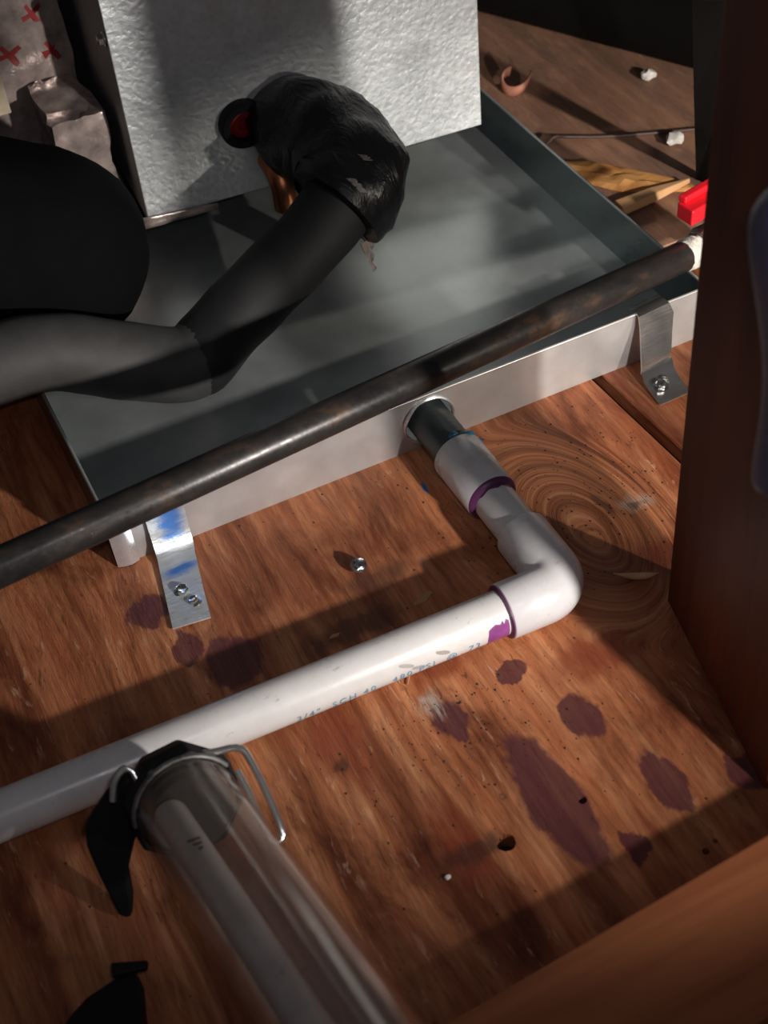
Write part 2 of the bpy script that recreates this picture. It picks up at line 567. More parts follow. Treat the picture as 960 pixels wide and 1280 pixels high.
def plate_with_holes(outer, holes, thick, to3):
    """flat sheet with round holes; outer list of (u,v), holes (u,v,r[,ragged])"""
    bm = NB()
    es = []
    def loop(pts):
        vs = [bm.verts.new(to3(u, v)) for u, v in pts]
        for a, b in zip(vs, vs[1:] + vs[:1]):
            es.append(bm.edges.new((a, b)))
    loop(outer)
    for h in holes:
        n = 28
        rag = h[3] if len(h) > 3 else 0
        loop([(h[0] + math.cos(2 * PI * i / n) * h[2] * (1 + rag * rnd.uniform(-1, 1)), h[1] + math.sin(2 * PI * i / n) * h[2] * (1 + rag * rnd.uniform(-1, 1))) for i in range(n)])
    bmesh.ops.triangle_fill(bm, edges=es, use_beauty=True)
    bmesh.ops.recalc_face_normals(bm, faces=bm.faces)
    r = bmesh.ops.extrude_face_region(bm, geom=bm.faces[:])
    nv = [g for g in r['geom'] if isinstance(g, bmesh.types.BMVert)]
    bmesh.ops.translate(bm, verts=nv, vec=thick)
    bmesh.ops.recalc_face_normals(bm, faces=bm.faces)
    return bm

def strip(bm, sections, thick, cuts=1):
    """bent strap: list of (left, right) point pairs; gives a sheet with thickness"""
    fr = []
    L = [V(a) for a, b in sections]
    Rr = [V(b) for a, b in sections]
    n = len(L)
    top, bot = [], []
    for i in range(n):
        t = ((L[min(n - 1, i + 1)] + Rr[min(n - 1, i + 1)]) - (L[max(0, i - 1)] + Rr[max(0, i - 1)])).normalized()
        s = (Rr[i] - L[i]).normalized()
        nn = s.cross(t).normalized()
        top.append((bm.verts.new(L[i]), bm.verts.new(Rr[i])))
        bot.append((bm.verts.new(L[i] - nn * thick), bm.verts.new(Rr[i] - nn * thick)))
    for i in range(n - 1):
        bm.faces.new((top[i][0], top[i][1], top[i + 1][1], top[i + 1][0]))
        bm.faces.new((bot[i][0], bot[i + 1][0], bot[i + 1][1], bot[i][1]))
        bm.faces.new((top[i][0], top[i + 1][0], bot[i + 1][0], bot[i][0]))
        bm.faces.new((top[i][1], bot[i][1], bot[i + 1][1], top[i + 1][1]))
    bm.faces.new((top[0][0], bot[0][0], bot[0][1], top[0][1]))
    bm.faces.new((top[-1][0], top[-1][1], bot[-1][1], bot[-1][0]))
    bmesh.ops.recalc_face_normals(bm, faces=bm.faces)
    return bm

def screw_bm(o, axis, s=1.0):
    """hex washer head screw standing on o, head along axis"""
    bm = lathe(NB(), o, axis, [(-.002 * s, .0), (-.002 * s, .002 * s), (0, .0021 * s), (0, .0052 * s), (.0009 * s, .0050 * s), (.0012 * s, .0036 * s)], 24)
    lathe(bm, o, axis, [(.0008 * s, .0038 * s), (.0042 * s, .0038 * s), (.0047 * s, .0031 * s), (.0040 * s, .0016 * s), (.0040 * s, 0)], 6)
    return bm

from mathutils.bvhtree import BVHTree
def decal(host, centre, u, v, outline, mat, name, parent, label=None, lift=.0004):
    """flat print laid onto the surface of host around a point"""
    me = host.data
    bv = BVHTree.FromPolygons([x.co.copy() for x in me.vertices], [tuple(p.vertices) for p in me.polygons])
    u, v = V(u).normalized(), V(v).normalized()
    c0, n0, _, _ = bv.find_nearest(V(centre))
    bm = NB()
    def P(a, b):
        q, n_, _, _ = bv.find_nearest(c0 + u * a + v * b)
        return bm.verts.new(q + n_ * lift)
    n = len(outline)
    c = P(sum(p[0] for p in outline) / n, sum(p[1] for p in outline) / n)
    mid = [P(p[0] * .5, p[1] * .5) for p in outline]
    out = [P(*p) for p in outline]
    for i in range(n):
        j = (i + 1) % n
        bm.faces.new((c, mid[i], mid[j]))
        bm.faces.new((mid[i], out[i], out[j], mid[j]))
    bmesh.ops.recalc_face_normals(bm, faces=bm.faces)
    return obj(name, bm, mat, parent, label=label)

# ------------------------------------------------------------------ THE SETTING: floor
floor = bpy.data.objects.new('floor', None)
COL.objects.link(floor)
floor['kind'] = 'structure'
T = .012
def sheet_line(y):           # right edge of the main sheet
    return .3415 - (y + .05) * .043
H1, H2 = (.1114, -.2845, .0052), (.1584, -.2818, .0024)
H3, H4 = (.196, -.337, .0019), (.2035, -.3345, .0014)
bm = plate_with_holes([(-.65, -.75), (sheet_line(-.75), -.75), (sheet_line(.30), .30), (-.65, .30)],
                      [H1 + (.06,), H2 + (.08,), H3, H4], V((0, 0, -T)), lambda u, v: V((u, v, 0)))
obj('plywood_sheet', bm, 'ply', floor, bevel=.0008, segs=1)
bm = prism(NB(), [(sheet_line(-.75) + .0085, -.75), (1.3, -.75), (1.3, .1), (sheet_line(.1) + .0085, .1)], -T, 0)
obj('plywood_sheet', bm, 'ply_side', floor, bevel=.001, segs=1)
bm = prism(NB(), [(sheet_line(.1) + .0085, .102), (1.3, .102), (1.3, 1.7), (sheet_line(.1) + .0085, 1.7)], -T, 0)
obj('plywood_sheet', bm, 'ply_far', floor, bevel=.001, segs=1)
bm = prism(NB(), [(-.65, .302), (sheet_line(.3), .302), (sheet_line(.3), 1.7), (-.65, 1.7)], -T, 0)
obj('plywood_sheet', bm, 'ply_far', floor, bevel=.001, segs=1)
obj('subfloor', box(NB(), (-.65, -.75, -T - .02), (1.3, 1.7, -T - .004)), 'under', floor)

# torn veneer and the long splinter behind the pan
bm = NB()
nx, ny = 14, 9
g = [[None] * ny for _ in range(nx)]
for i in range(nx):
    for j in range(ny):
        u, v = i / (nx - 1), j / (ny - 1)
        x = .448 + .082 * u
        wdt = .055 * (1 - .65 * abs(2 * u - .8)) + .006 * noise.noise(V((u * 9, 3, 1)))
        y = .238 - .085 * u + (v - .5) * wdt
        edge = min(v, 1 - v, u * 1.2, (1 - u) * 1.2)
        z = .0005 + .0055 * min(1, edge * 5) * (.55 + .9 * abs(noise.noise(V((x * 120, y * 60, 2)))))
        g[i][j] = bm.verts.new((x, y, z))
for i in range(nx - 1):
    for j in range(ny - 1):
        bm.faces.new((g[i][j], g[i + 1][j], g[i + 1][j + 1], g[i][j + 1]))
obj('torn_veneer', bm, 'torn', floor, solid=.001)
bm = NB()
a, b = V((.462, .158, .004)), V((.527, .158, .006))
vs = []
for p, wd, hh in ((a, .009, .004), (a.lerp(b, .5), .007, .0045), (b, .0012, .002)):
    d = V((.09, 1, 0)).normalized() * wd
    vs.append([bm.verts.new(p + d + V((0, 0, -.002))), bm.verts.new(p - d + V((0, 0, -.002))), bm.verts.new(p - d * .7 + V((0, 0, hh))), bm.verts.new(p + d * .7 + V((0, 0, hh * .8)))])
for i in range(2):
    for j in range(4):
        bm.faces.new((vs[i][j], vs[i][(j + 1) % 4], vs[i + 1][(j + 1) % 4], vs[i + 1][j]))
bm.faces.new(vs[0][::-1]); bm.faces.new(vs[2])
bmesh.ops.recalc_face_normals(bm, faces=bm.faces)
tag(obj('wood_splinter', bm, 'splinter', bevel=.0008), 'long pale orange wood splinter lying behind the pan near the red handle', 'splinter')

# ------------------------------------------------------------------ drain pan
W, H = .430, .041
pan = thing('drain_pan', 'wide shallow grey sheet metal drain pan under the galvanised cabinet', 'drain pan', (.2, .3, 0))
obj('bottom', box(NB(), (.001, .001, .0003), (W - .001, .80, .0018)), 'pan', pan)
bm = plate_with_holes([(0, 0), (W, 0), (W, H), (0, H)], [(.2163, .0205, .0175, .05)], V((0, .0014, 0)), lambda u, v: V((u, 0, v)))
obj('front_wall', bm, 'pan_front', pan, label='pale front wall of the pan')
obj('right_wall', box(NB(), (W - .0014, .0014, .0005), (W, .80, H)), 'pan_wall_shaded', pan)
obj('left_wall', box(NB(), (0, .0014, .0005), (.0014, .80, H)), 'pan_wall_shaded', pan)
obj('rear_wall', box(NB(), (0, .7986, .0005), (W, .80, H)), 'pan_wall_shaded', pan)
# hemmed rim along the four walls
bm = NB()
sweep(bm, [(-.0002, .0006, H), (W + .0002, .0006, H)], .0011, 8)
obj('rim', bm, 'pan_front', pan, smooth=True)
bm = NB()
sweep(bm, [(W - .0006, 0, H), (W - .0006, .80, H)], .0011, 8)
obj('rim', bm, 'pan', pan, smooth=True)
bm = sweep(NB(), [(.0006, 0, H), (.0006, .80, H)], .0011, 8)
obj('rim', bm, 'pan', pan, smooth=True)
# curled corner tab at the front left
bm = strip(NB(), [((-.001, -.0006, .0005), (-.0015, -.0006, .034)), ((.003, -.0022, .0005), (.003, -.002, .034)), ((.0075, -.0030, .0008), (.008, -.0028, .032)), ((.0125, -.0014, .0005), (.012, -.0012, .033))], .0008)
obj('corner_tab', bm, 'strap', pan, smooth=True)
# burr round the outlet hole
bm = NB()
pts = [(.2163 + math.cos(a) * .0178, -.0006 - .0012 * max(0, math.sin(a * 3)), .0205 + math.sin(a) * .0178) for a in [2 * PI * i / 36 for i in range(37)]]
sweep(bm, pts, .0010, 6, cap=False, wob=.0008)
obj('hole_burr', bm, 'strap', pan, smooth=True, label='ragged bright edge of the outlet hole')

# ------------------------------------------------------------------ galvanised cabinet
cabx = thing('galvanised_cabinet', 'tall galvanised steel cabinet standing in the drain pan', 'cabinet', (.27, .45, .0018))
FL, FR = V((.129, .286, 0)), V((.4035, .268, 0))
ex = (FR - FL).normalized()
ey = V((-ex.y, ex.x, 0))
ZB, ZT, DP = .041, .62, .42
def cb(u, v, z):
    return FL + ex * u + ey * v + V((0, 0, z))
CW = (FR - FL).length
bm = plate_with_holes([(0, ZB), (CW, ZB), (CW, ZT), (0, ZT)], [(.0835, .100, .0125), (.126, .092, .016)], ey * .0012, lambda u, z: cb(u, 0, z))
obj('front_panel', bm, 'galv', cabx, bevel=.0006)
bm = NB()
prism(bm, [cb(0, .0012, 0)[:2], cb(.0012, .0012, 0)[:2], cb(.0012, DP, 0)[:2], cb(0, DP, 0)[:2]], ZB, ZT)
obj('side_panel', bm, 'galv_shaded', cabx)
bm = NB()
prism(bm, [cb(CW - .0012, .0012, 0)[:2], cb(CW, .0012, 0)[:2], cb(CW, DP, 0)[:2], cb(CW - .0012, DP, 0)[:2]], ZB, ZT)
obj('side_panel', bm, 'galv_shaded', cabx)
bm = NB()
prism(bm, [cb(.0012, .0012, 0)[:2], cb(CW - .0012, .0012, 0)[:2], cb(CW - .0012, DP, 0)[:2], cb(.0012, DP, 0)[:2]], ZB + .012, ZB + .014)
obj('bottom_panel', bm, 'under', cabx)
for u in (.02, CW - .07):
    bm = NB()
    prism(bm, [cb(u, .06, 0)[:2], cb(u + .05, .06, 0)[:2], cb(u + .05, DP - .02, 0)[:2], cb(u, DP - .02, 0)[:2]], .0018, ZB + .012)
    obj('support_rail', bm, 'rubber', cabx)
# wrinkled tape folded over the lower left corner of the cabinet
bm = NB()
rows = []
for i in range(9):
    u = -.0035 + .055 * i / 8
    rows.append([(u, j) for j in range(4)])
gv = []
for i in range(10):
    u = -.004 + .058 * i / 9
    r_ = []
    for j in range(4):
        z = .036 + .010 * j / 3 * (1 - .5 * i / 9)
        p = cb(u, -.0012 - .0016 * abs(noise.noise(V((u * 160, j * 1.3, 4)))), z)
        r_.append(bm.verts.new(p))
    gv.append(r_)
for i in range(9):
    for j in range(3):
        bm.faces.new((gv[i][j], gv[i + 1][j], gv[i + 1][j + 1], gv[i][j + 1]))
obj('corner_tape', bm, 'foil', cabx, smooth=True, solid=.0006, label='wrinkled clear tape along the lower left corner')
sc = screw_bm(cb(-.0002, .010, .183), -ex, 1.1)
obj('screw', sc, 'screw', cabx, smooth=True)
# grommet with recessed red plug
o = cb(.0835, .001, .100)
bm = lathe(NB(), o, -ey, [(-.002, .0125), (-.002, .0185), (.007, .0185), (.010, .0168), (.010, .0120), (.004, .0113), (-.002, .0113)], 36)
obj('grommet', bm, 'rubber', cabx, smooth=True, label='thick black rubber ring round the red plug')
bm = lathe(NB(), o, -ey, [(-.002, 0), (-.002, .0112), (.0042, .0112), (.0052, .0098), (.0052, .0050), (.0020, .0042), (.0020, 0)], 28)
obj('plug', bm, 'redplug', cabx, smooth=True, label='red plug inside the black ring')
bm = sweep(NB(), [cb(.100, .01, .064), cb(.100, -.012, .064), cb(.100, -.021, .061), cb(.101, -.026, .052), cb(.101, -.026, .036)], .0098, 20)
obj('copper_stub', bm, 'copper', cabx, smooth=True)

# ------------------------------------------------------------------ insulated suction line
R = .0262
line = thing('insulated_pipe', 'fat black foam insulated pipe with a taped elbow entering the galvanised cabinet', 'pipe', (.1018, .1275, .0018))
up_path = catmull([(.245, .292, .090), (.251, .250, .095), (.260, .215, .092), (.255, .188, .083), (.232, .176, .070), (.203, .168, .056), (.165, .158, .042), (.130, .143, .032), (.108, .128, .0290)], 8)
sect = [p for p in up_path]
pp_, rr_ = domed(up_path[26:], R)
bm = sweep(NB(), pp_, rr_, 32, wob=.0014)
obj('foam_tube', bm, 'foam', line, smooth=True)
lo_path = catmull([(.108, .128, .0290), (.090, .128, .0300), (.062, .133, .042), (.035, .137, .057), (.008, .139, .068), (-.030, .140, .070), (-.09, .138, .058), (-.18, .13, .042), (-.30, .12, .032)], 8)
pp_, rr_ = domed(lo_path[::-1], R * .99)
bm = sweep(NB(), pp_, rr_, 32, wob=.0014)
obj('foam_tube', bm, 'foam_lit', line, smooth=True, label='lower foam tube, lit look in its colour, lying over the pan edge')
# taped elbow: a thick wrapped sleeve with overlapping turns
def wrap_r(u):
    return .0335 + .0035 * math.sin(PI * min(1, max(0, u))) + .0012 * (1 if int(u * 9) % 2 else 0)
bm = sweep(NB(), up_path[0:31], lambda u: (.032 + .0075 * min(1, u * 2.0)) * (1 if u < .93 else .95) + .0011 * (int(u * 8) % 2), 36, wob=.0055)
tp = obj('tape_wrap', bm, 'tape', line, smooth=True, label='wrinkled black vinyl tape around the elbow')
for (px, L_, W_, tilt) in [((.2600, .1700, .108), .0055, .003, .3), ((.2480, .1600, .098), .0085, .0030, .2), ((.2700, .1620, .075), .0055, .0028, .6), ((.2960, .1900, .082), .0050, .0034, 1.0), ((.2880, .1780, .070), .0070, .0024, 1.1)]:
    cu_, su_ = math.cos(tilt), math.sin(tilt)
    for k_ in range(3):
        o_ = (k_ - 1) * L_ * .72
        ol = [(a * cu_ - b * su_, a * su_ + b * cu_) for a, b in ((o_ - L_ * .27, -W_), (o_ + L_ * .2, -W_), (o_ + L_ * .27, W_ * .2), (o_ + L_ * .2, W_), (o_ - L_ * .2, W_ * .8))]
        decal(tp, px, (-.55, .3, .75), (.9, -.44, 0), ol, 'tapeprint', 'printed_mark', line, 'small grey printed mark on the tape')
# loose tape flap under the wrap
bm = NB()
gv = []
for i in range(8):
    r_ = []
    for j in range(4):
        u, v = i / 7, j / 3
        p = V((.246, .155, .050)).lerp(V((.262, .190, .048)), u) + V((.004, -.006, -.018)) * v + V((1, -1, 0)) * .003 * noise.noise(V((u * 5, v * 3, 9)))
        r_.append(bm.verts.new(p))
    gv.append(r_)
for i in range(7):
    for j in range(3):
        bm.faces.new((gv[i][j], gv[i + 1][j], gv[i + 1][j + 1], gv[i][j + 1]))
obj('tape_flap', bm, 'foil', line, smooth=True, solid=.0005, label='loose crumpled end of tape')

# ------------------------------------------------------------------ big black duct at the left, wrapped bundle behind it
bm = NB()
dp, rr_ = domed(catmull([(-.42, .27, .118), (-.25, .27, .116), (-.10, .258, .112), (-.02, .246, .104), (.042, .234, .078)], 8), .071, 12)
sweep(bm, dp, rr_, 36, wob=.004)
duct = tag(obj('insulation_duct', bm, 'foam_shaded', smooth=True), 'big black rounded insulation sleeve at the left above the foam pipe', 'duct')

bun = thing('wrapped_insulation', 'crumpled clear wrap with red marks stuffed beside the left side of the cabinet', 'insulation', (.09, .45, .0018))
def rumple(lo, hi, n, amp, sc_, seed):
    bm = NB()
    bmesh.ops.create_cube(bm, size=1)
    bmesh.ops.subdivide_edges(bm, edges=bm.edges[:], cuts=n, use_grid_fill=True)
    lo, hi = V(lo), V(hi)
    for v in bm.verts:
        q = V(((v.co.x + .5) * (hi.x - lo.x) + lo.x, (v.co.y + .5) * (hi.y - lo.y) + lo.y, (v.co.z + .5) * (hi.z - lo.z) + lo.z))
        d = noise.noise_vector(q * sc_ + V((seed, 0, 0)))
        d2 = noise.noise_vector(q * sc_ * 3 + V((seed, 5, 0)))
        v.co = q + d * amp + d2 * amp * .35
    return bm
wrap1 = obj('wrap', rumple((-.10, .40, .008), (.122, .74, .21), 16, .010, 22, 3), 'foil', bun, smooth=True)
tag(obj('cardboard_scrap', rumple((.030, .372, .112), (.0655, .380, .18), 3, .001, 22, 3), 'cream'), 'cream coloured card scrap at the far left edge', 'card')
obj('wrap', rumple((.085, .325, .012), (.122, .42, .115), 10, .006, 38, 11), 'foil', bun, smooth=True)
cross = [(-.010, -.003), (-.003, -.0015), (.002, -.009), (.006, -.007), (.003, .000), (.010, .004), (.008, .007), (.000, .003), (-.004, .009), (-.007, .007), (-.004, .0015), (-.011, .001)]
for (x, y, z) in [(.104, .40, .165), (.112, .40, .135), (.080, .40, .140)]:
    decal(wrap1, (x, y, z), (.9, -.44, 0), (0, .2, 1), cross, 'redmark', 'printed_mark', bun, 'dark red printed mark')

# ------------------------------------------------------------------ black iron pipe with tape and valve
A, B = V((-.150, -.098, .1225)), V((.4335, .0235, .0545))
ax = (B - A).normalized()
ip = thing('black_iron_pipe', 'long black iron pipe slanting across the front of the drain pan', 'pipe', (.43, .023, .0434))
L = (B - A).length
bm = lathe(NB(), A, ax, [(0, 0), (0, .0100), (.0007, .01065), (L - .012, .01065), (L - .010, .0102), (L - .010, 0)], 40)
obj('tube', bm, 'iron', ip, smooth=True)
bm = NB()
prof = [(L - .011, .0100)]
for i in range(13):
    prof.append((L - .010 + i * .0011, .0104 + (.0009 if i % 2 else 0)))
prof += [(L + .005, .0095), (L + .005, .006), (L + .002, .006)]
lathe(bm, A, ax, prof, 32)
for v in bm.verts:
    v.co += noise.noise_vector(v.co * 300) * .0011
obj('thread_tape', bm, 'tapewhite', ip, smooth=True, label='frayed white thread tape wound on the pipe end')
bm = lathe(NB(), B + ax * .004, ax, [(0, 0), (0, .0130), (.004, .0150), (.016, .0150), (.018, .0125), (.05, .0125), (.052, .015), (.066, .015), (.066, 0)], 8)
obj('valve_body', bm, 'valve', ip, bevel=.0006, label='dull grey valve body beyond the tape')
# red lever: flat bar rising from the valve stem
bm = NB()
c = B + ax * .026
lathe(bm, c + V((0, .002, .009)), (0, .1, 1), [(0, 0), (0, .0050), (.0072, .0050), (.0072, 0)], 12)
obj('valve_stem', bm, 'valve', ip)
bm = NB()
prism(bm, [(.4335, .0285), (.500, .0425), (.4965, .0565), (.4315, .0435)], .0715, .0835)
prism(bm, [(.4345, .0385), (.4985, .0522), (.4965, .0585), (.4325, .0445)], .0835, .0885)
obj('lever', bm, 'red', ip, bevel=.0012, label='bright red valve lever')

# ------------------------------------------------------------------ straps
st = thing('mounting_strap', 'flat zinc strap with two screws at the left front of the pan', 'strap', (.03, -.03, 0))
bm = strip(NB(), [((.0219, -.0030, .041), (.0470, -.0030, .041)), ((.0222, -.0032, .022), (.0470, -.0032, .018)), ((.0222, -.0060, .010), (.0465, -.0075, .0075)), ((.0218, -.0105, .0042), (.0452, -.0140, .0042)),
                  ((.0215, -.0125, .0036), (.0445, -.0160, .0034)), ((.0208, -.0150, .0018), (.0440, -.0185, .0016)), ((.0160, -.040, .0012), (.0390, -.043, .0012)), ((.0110, -.0665, .0012), (.0340, -.0695, .0012))], .0011)
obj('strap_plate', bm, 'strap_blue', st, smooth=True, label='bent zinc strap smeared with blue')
for x, y, s_, tl in ((.0262, -.0415, 1.0, (.1, -.15, 1)), (.0302, -.0535, .85, (-.25, .2, 1))):
    obj('screw', screw_bm((x, y, .0013), tl, s_), 'screw', st, smooth=True)
st = thing('mounting_strap', 'bent twisted zinc strap hooked over the right front rim of the pan', 'strap', (.376, -.03, 0))
bm = strip(NB(), [((.3735, .009, .0400), (.3965, .010, .0405)), ((.3725, .002, .0430), (.3960, .003, .0432)), ((.3720, -.0035, .0415), (.3965, -.0025, .0432)), ((.3715, -.0065, .0340), (.3990, -.0045, .0360)), ((.3685, -.0130, .0215), (.3960, -.0085, .0230)),
                  ((.3655, -.0195, .0110), (.3925, -.0140, .0135)), ((.3645, -.0205, .0085), (.3905, -.0160, .0095)), ((.3640, -.0235, .0090), (.3900, -.0200, .0085)), ((.3635, -.0270, .0050), (.3885, -.0245, .0055)), ((.3630, -.0380, .0025), (.3870, -.0365, .0030)), ((.3625, -.0475, .0012), (.3850, -.0490, .0035))], .0010)
obj('strap_plate', bm, 'strap_shaded', st, smooth=True)
obj('screw', screw_bm((.3715, -.0345, .0040), (-.1, -.25, 1), 1.05), 'screw', st, smooth=True)
obj('screw', screw_bm((.3765, -.0310, .0045), (.3, .1, 1), .7), 'screw', st, smooth=True)

# ------------------------------------------------------------------ white PVC drain line
ZP = .0195
E0 = V((.2172, -.1660, ZP))
dl = thing('drain_line', 'white PVC drain line with an elbow running from the pan outlet across the floor', 'pipe', (.2172, -.166, .0))
ma = V((-1, .030, .0)).normalized()
sa = V((-.0045, 1, .006)).normalized()
rp, rf = .01334, .0167
# nipple in the outlet hole
bm = NB()
N0 = E0 + sa * .1215
prof = [(0, .0105)]
for i in range(22):
    prof.append((.001 + i * .0024, .0132 + (.0008 if i % 2 else 0)))
prof += [(.055, .012), (.055, .009), (.0, .009), (0, .0105)]
lathe(bm, N0, sa, prof, 32)
obj('threaded_nipple', bm, 'nipple', dl, smooth=True, label='dark threaded nipple in the outlet hole')
bm = NB()
for (t, a, r_) in ((.006, 1.0, .0045), (.004, .3, .005), (.009, 1.6, .0035), (.004, -.5, .004), (.010, .6, .004)):
    n1 = V((1, 0, 0)); n2 = V((0, 0, 1))
    p = N0 + sa * t + (n1 * math.cos(a) + n2 * math.sin(a)) * .0138
    m_ = bmesh.ops.create_icosphere(bm, subdivisions=2, radius=r_)
    for v in m_['verts']:
        v.co = V((v.co.x, v.co.y * .8, v.co.z)) * (1 + .3 * noise.noise(v.co * 300)) + p
obj('thread_paste', bm, 'bluegoo', dl, smooth=True, label='blue thread paste smeared on the nipple')
bm = lathe(NB(), E0 + sa * .0830, sa, [(0, .0137), (0, rf - .0006), (.0008, rf), (.0435, rf + .0003), (.0445, rf - .0006), (.0445, .0130)], 40)
obj('female_adapter', bm, 'pvc_fit', dl, smooth=True)
bm = sweep(NB(), [E0 + sa * .020, E0 + sa * .09], rp, 40)
obj('pipe_stub', bm, 'pvc', dl, smooth=True)
bm = sweep(NB(), [E0 + ma * .020, E0 + ma * .62], rp, 40)
lp = obj('pipe_run', bm, 'pvc', dl, smooth=True)
# elbow: swept bend with two socket hubs
bend = []
rb = .0145
cc = E0 + ma * rb + sa * rb
for i in range(13):
    t = PI / 2 * i / 12
    bend.append(cc - ma * rb * math.sin(t) - sa * rb * math.cos(t))
path = [E0 + ma * .0345, E0 + ma * .0335] + bend + [E0 + sa * .0475, E0 + sa * .0485]
path[0:2] = [E0 + ma * .0395, E0 + ma * .0388]
bm = sweep(NB(), path, [rf - .0006] + [rf] * (len(path) - 2) + [rf - .0006], 40)
obj('elbow', bm, 'pvc_fit', dl, smooth=True)
# sockets' raised lip and purple primer rings
for (d, dist, nm) in ((ma, .0398, 'primer_ring'), (sa, .0488, None), (sa, .0826, 'primer_ring')):
    if nm:
        bm = lathe(NB(), E0 + d * dist, d, [(-.0008, rp + .0001), (-.0008, rf - .0005), (.0004, rf - .0007), (.0012, rp + .0004), (.0012, rp)] if d is ma else [(.0008, rp), (.0008, rf - .0003), (-.0006, rf - .0007), (-.0030, rp + .00025), (-.0030, rp)], 40)
        obj(nm, bm, 'primer_dark', dl, smooth=True, label='dark purple primer ring at the joint')
# primer dab on the long pipe (curved patch hugging the pipe)
def cyl_patch(o, d, n1, n2, r, outline, t0):
    dense = []
    for (u0, a0), (u1, a1) in zip(outline, outline[1:] + outline[:1]):
        n_ = max(1, int(abs(a1 - a0) / .07) + 1)
        dense += [(u0 + (u1 - u0) * k / n_, a0 + (a1 - a0) * k / n_) for k in range(n_)]
    outline = dense
    bm = NB()
    vs = []
    N = len(outline)
    cu = sum(p[0] for p in outline) / N
    ca = sum(p[1] for p in outline) / N
    rings = []
    for k in range(9):
        s = k / 8
        ring = []
        for (u, a) in outline:
            uu, aa = cu + (u - cu) * s, ca + (a - ca) * s
            ring.append((uu, aa))
        rings.append(ring)
    def P(u, a):
        return bm.verts.new(o + d * u + (n1 * math.cos(a) + n2 * math.sin(a)) * (r + t0))
    c = P(cu, ca)
    prev = None
    for ring in rings[1:]:
        vs = [P(u, a) for u, a in ring]
        for i in range(N):
            j = (i + 1) % N
            if prev is None:
                bm.faces.new((c, vs[i], vs[j]))
            else:
                bm.faces.new((prev[i], vs[i], vs[j], prev[j]))
        prev = vs
    bmesh.ops.recalc_face_normals(bm, faces=bm.faces)
    return bm
mn1 = V((0, -1, 0)); mn1 = (mn1 - ma * mn1.dot(ma)).normalized()
mn2 = V((0, 0, 1))
ol = [(.0420, -.70), (.0418, .50), (.0432, .60), (.0445, .34), (.0455, .58), (.0470, .44), (.0500, .52), (.0525, .44), (.0545, .36), (.0556, -.10), (.0552, -.70), (.048, -.74)]
obj('primer_dab', cyl_patch(E0, ma, mn1, mn2, rp, ol, .00012), 'primer', lp, smooth=True, label='bright purple primer dab near the elbow')
ol = [(.0815 - .0 + x * .001, a) for x, a in ((0, .2), (-4, .5), (-5, .9), (-3, 1.2), (-4.5, 1.5), (-2.5, 1.9), (-3.5, 2.3), (-1, 2.7), (0, 2.8), (0, 2.1), (0, 1.4), (0, .8))]
obj('primer_dab', cyl_patch(E0, sa, V((1, 0, 0)), V((0, 0, 1)), rp, ol, .00012), 'primer_dark', dl, smooth=True, label='purple primer smear below the adapter')
# scuffs on the run and the elbow
for (u, a) in ((.105, .30), (.083, .22), (.098, -.05)):
    ol = [(u + .004 * math.cos(t) * (1 + .4 * rnd.random()), a + .13 * math.sin(t + .8) * (1 + .5 * rnd.random())) for t in [2 * PI * i / 10 for i in range(10)]]
    obj('scuff', cyl_patch(E0, ma, mn1, mn2, rp, ol, .0001), 'scuff', lp, smooth=True)
# printed specification line
cu = bpy.data.curves.new('printed_text', 'FONT')
cu.body = '3/4"  SCH 40   480 PSI  @  73'
cu.size = .0085
cu.space_character = 1.32
cu.resolution_u = 3
to = bpy.data.objects.new('printed_text_tmp', cu)
COL.objects.link(to)
dg = bpy.context.evaluated_depsgraph_get()
me = bpy.data.meshes.new_from_object(to.evaluated_get(dg))
bpy.data.objects.remove(to)
bm = NB()
bm.from_mesh(me)
bmesh.ops.subdivide_edges(bm, edges=[e for e in bm.edges if e.calc_length() > .0015], cuts=2)
xm = max(v.co.x for v in bm.verts)
for v in bm.verts:
    u = .171 - (.171 - .0605) * (v.co.x / xm)
    a = -.44 + v.co.y * .92 / rp
    v.co = E0 + ma * u + (mn1 * math.cos(a) + mn2 * math.sin(a)) * (rp + .00015)
obj('printed_text', bm, 'print', lp, label='thin blue printed letters along the lower side')

# ------------------------------------------------------------------ tube work light in front
P0 = V((-.0292, -.2228, .0590))
ta = V((.059, -.9199, .3876)).normalized()
tn1 = (V((0, 0, 1)) - ta * ta.z).normalized()
tn2 = ta.cross(tn1)                       # points left/right across the tube
wl = thing('tube_work_light', 'clear plastic tube work light with black end cap and wire bail by white pipe', 'work light', (-.03, -.22, .0))
RT = .0255
bm = lathe(NB(), P0, ta, [(-.004, RT - .002), (-.004, RT), (.36, RT), (.36, RT - .002), (-.004, RT - .002)], 48)
obj('clear_tube', bm, 'clear', wl, smooth=True)
bm = lathe(NB(), P0, ta, [(-.020, 0), (-.020, .0205), (-.016, .0255), (-.006, .0290), (.0050, .0290), (.0050, .0259), (-.010, .0259), (-.010, 0)], 8, phase=PI / 8)
obj('end_cap', bm, 'rubber', wl, bevel=.0012, label='black eight sided rubber end cap')
bm = NB()
av = []
for i in range(15):
    a = -1.15 + 2.6 * i / 14
    d_ = tn1 * math.cos(a) + tn2 * math.sin(a)
    av.append([bm.verts.new(P0 + ta * t + d_ * r_) for t, r_ in ((.0050, .0258), (.0050, .0278), (.0072, .0272), (.0072, .0258))])
for p, q in zip(av, av[1:]):
    for i in range(4):
        j = (i + 1) % 4
        bm.faces.new((p[i], p[j], q[j], q[i]))
bm.faces.new(av[0][::-1]); bm.faces.new(av[-1])
bmesh.ops.recalc_face_normals(bm, faces=bm.faces)
obj('cap_band', bm, 'band', wl, bevel=.0004, label='worn light grey band along the mouth of the cap')
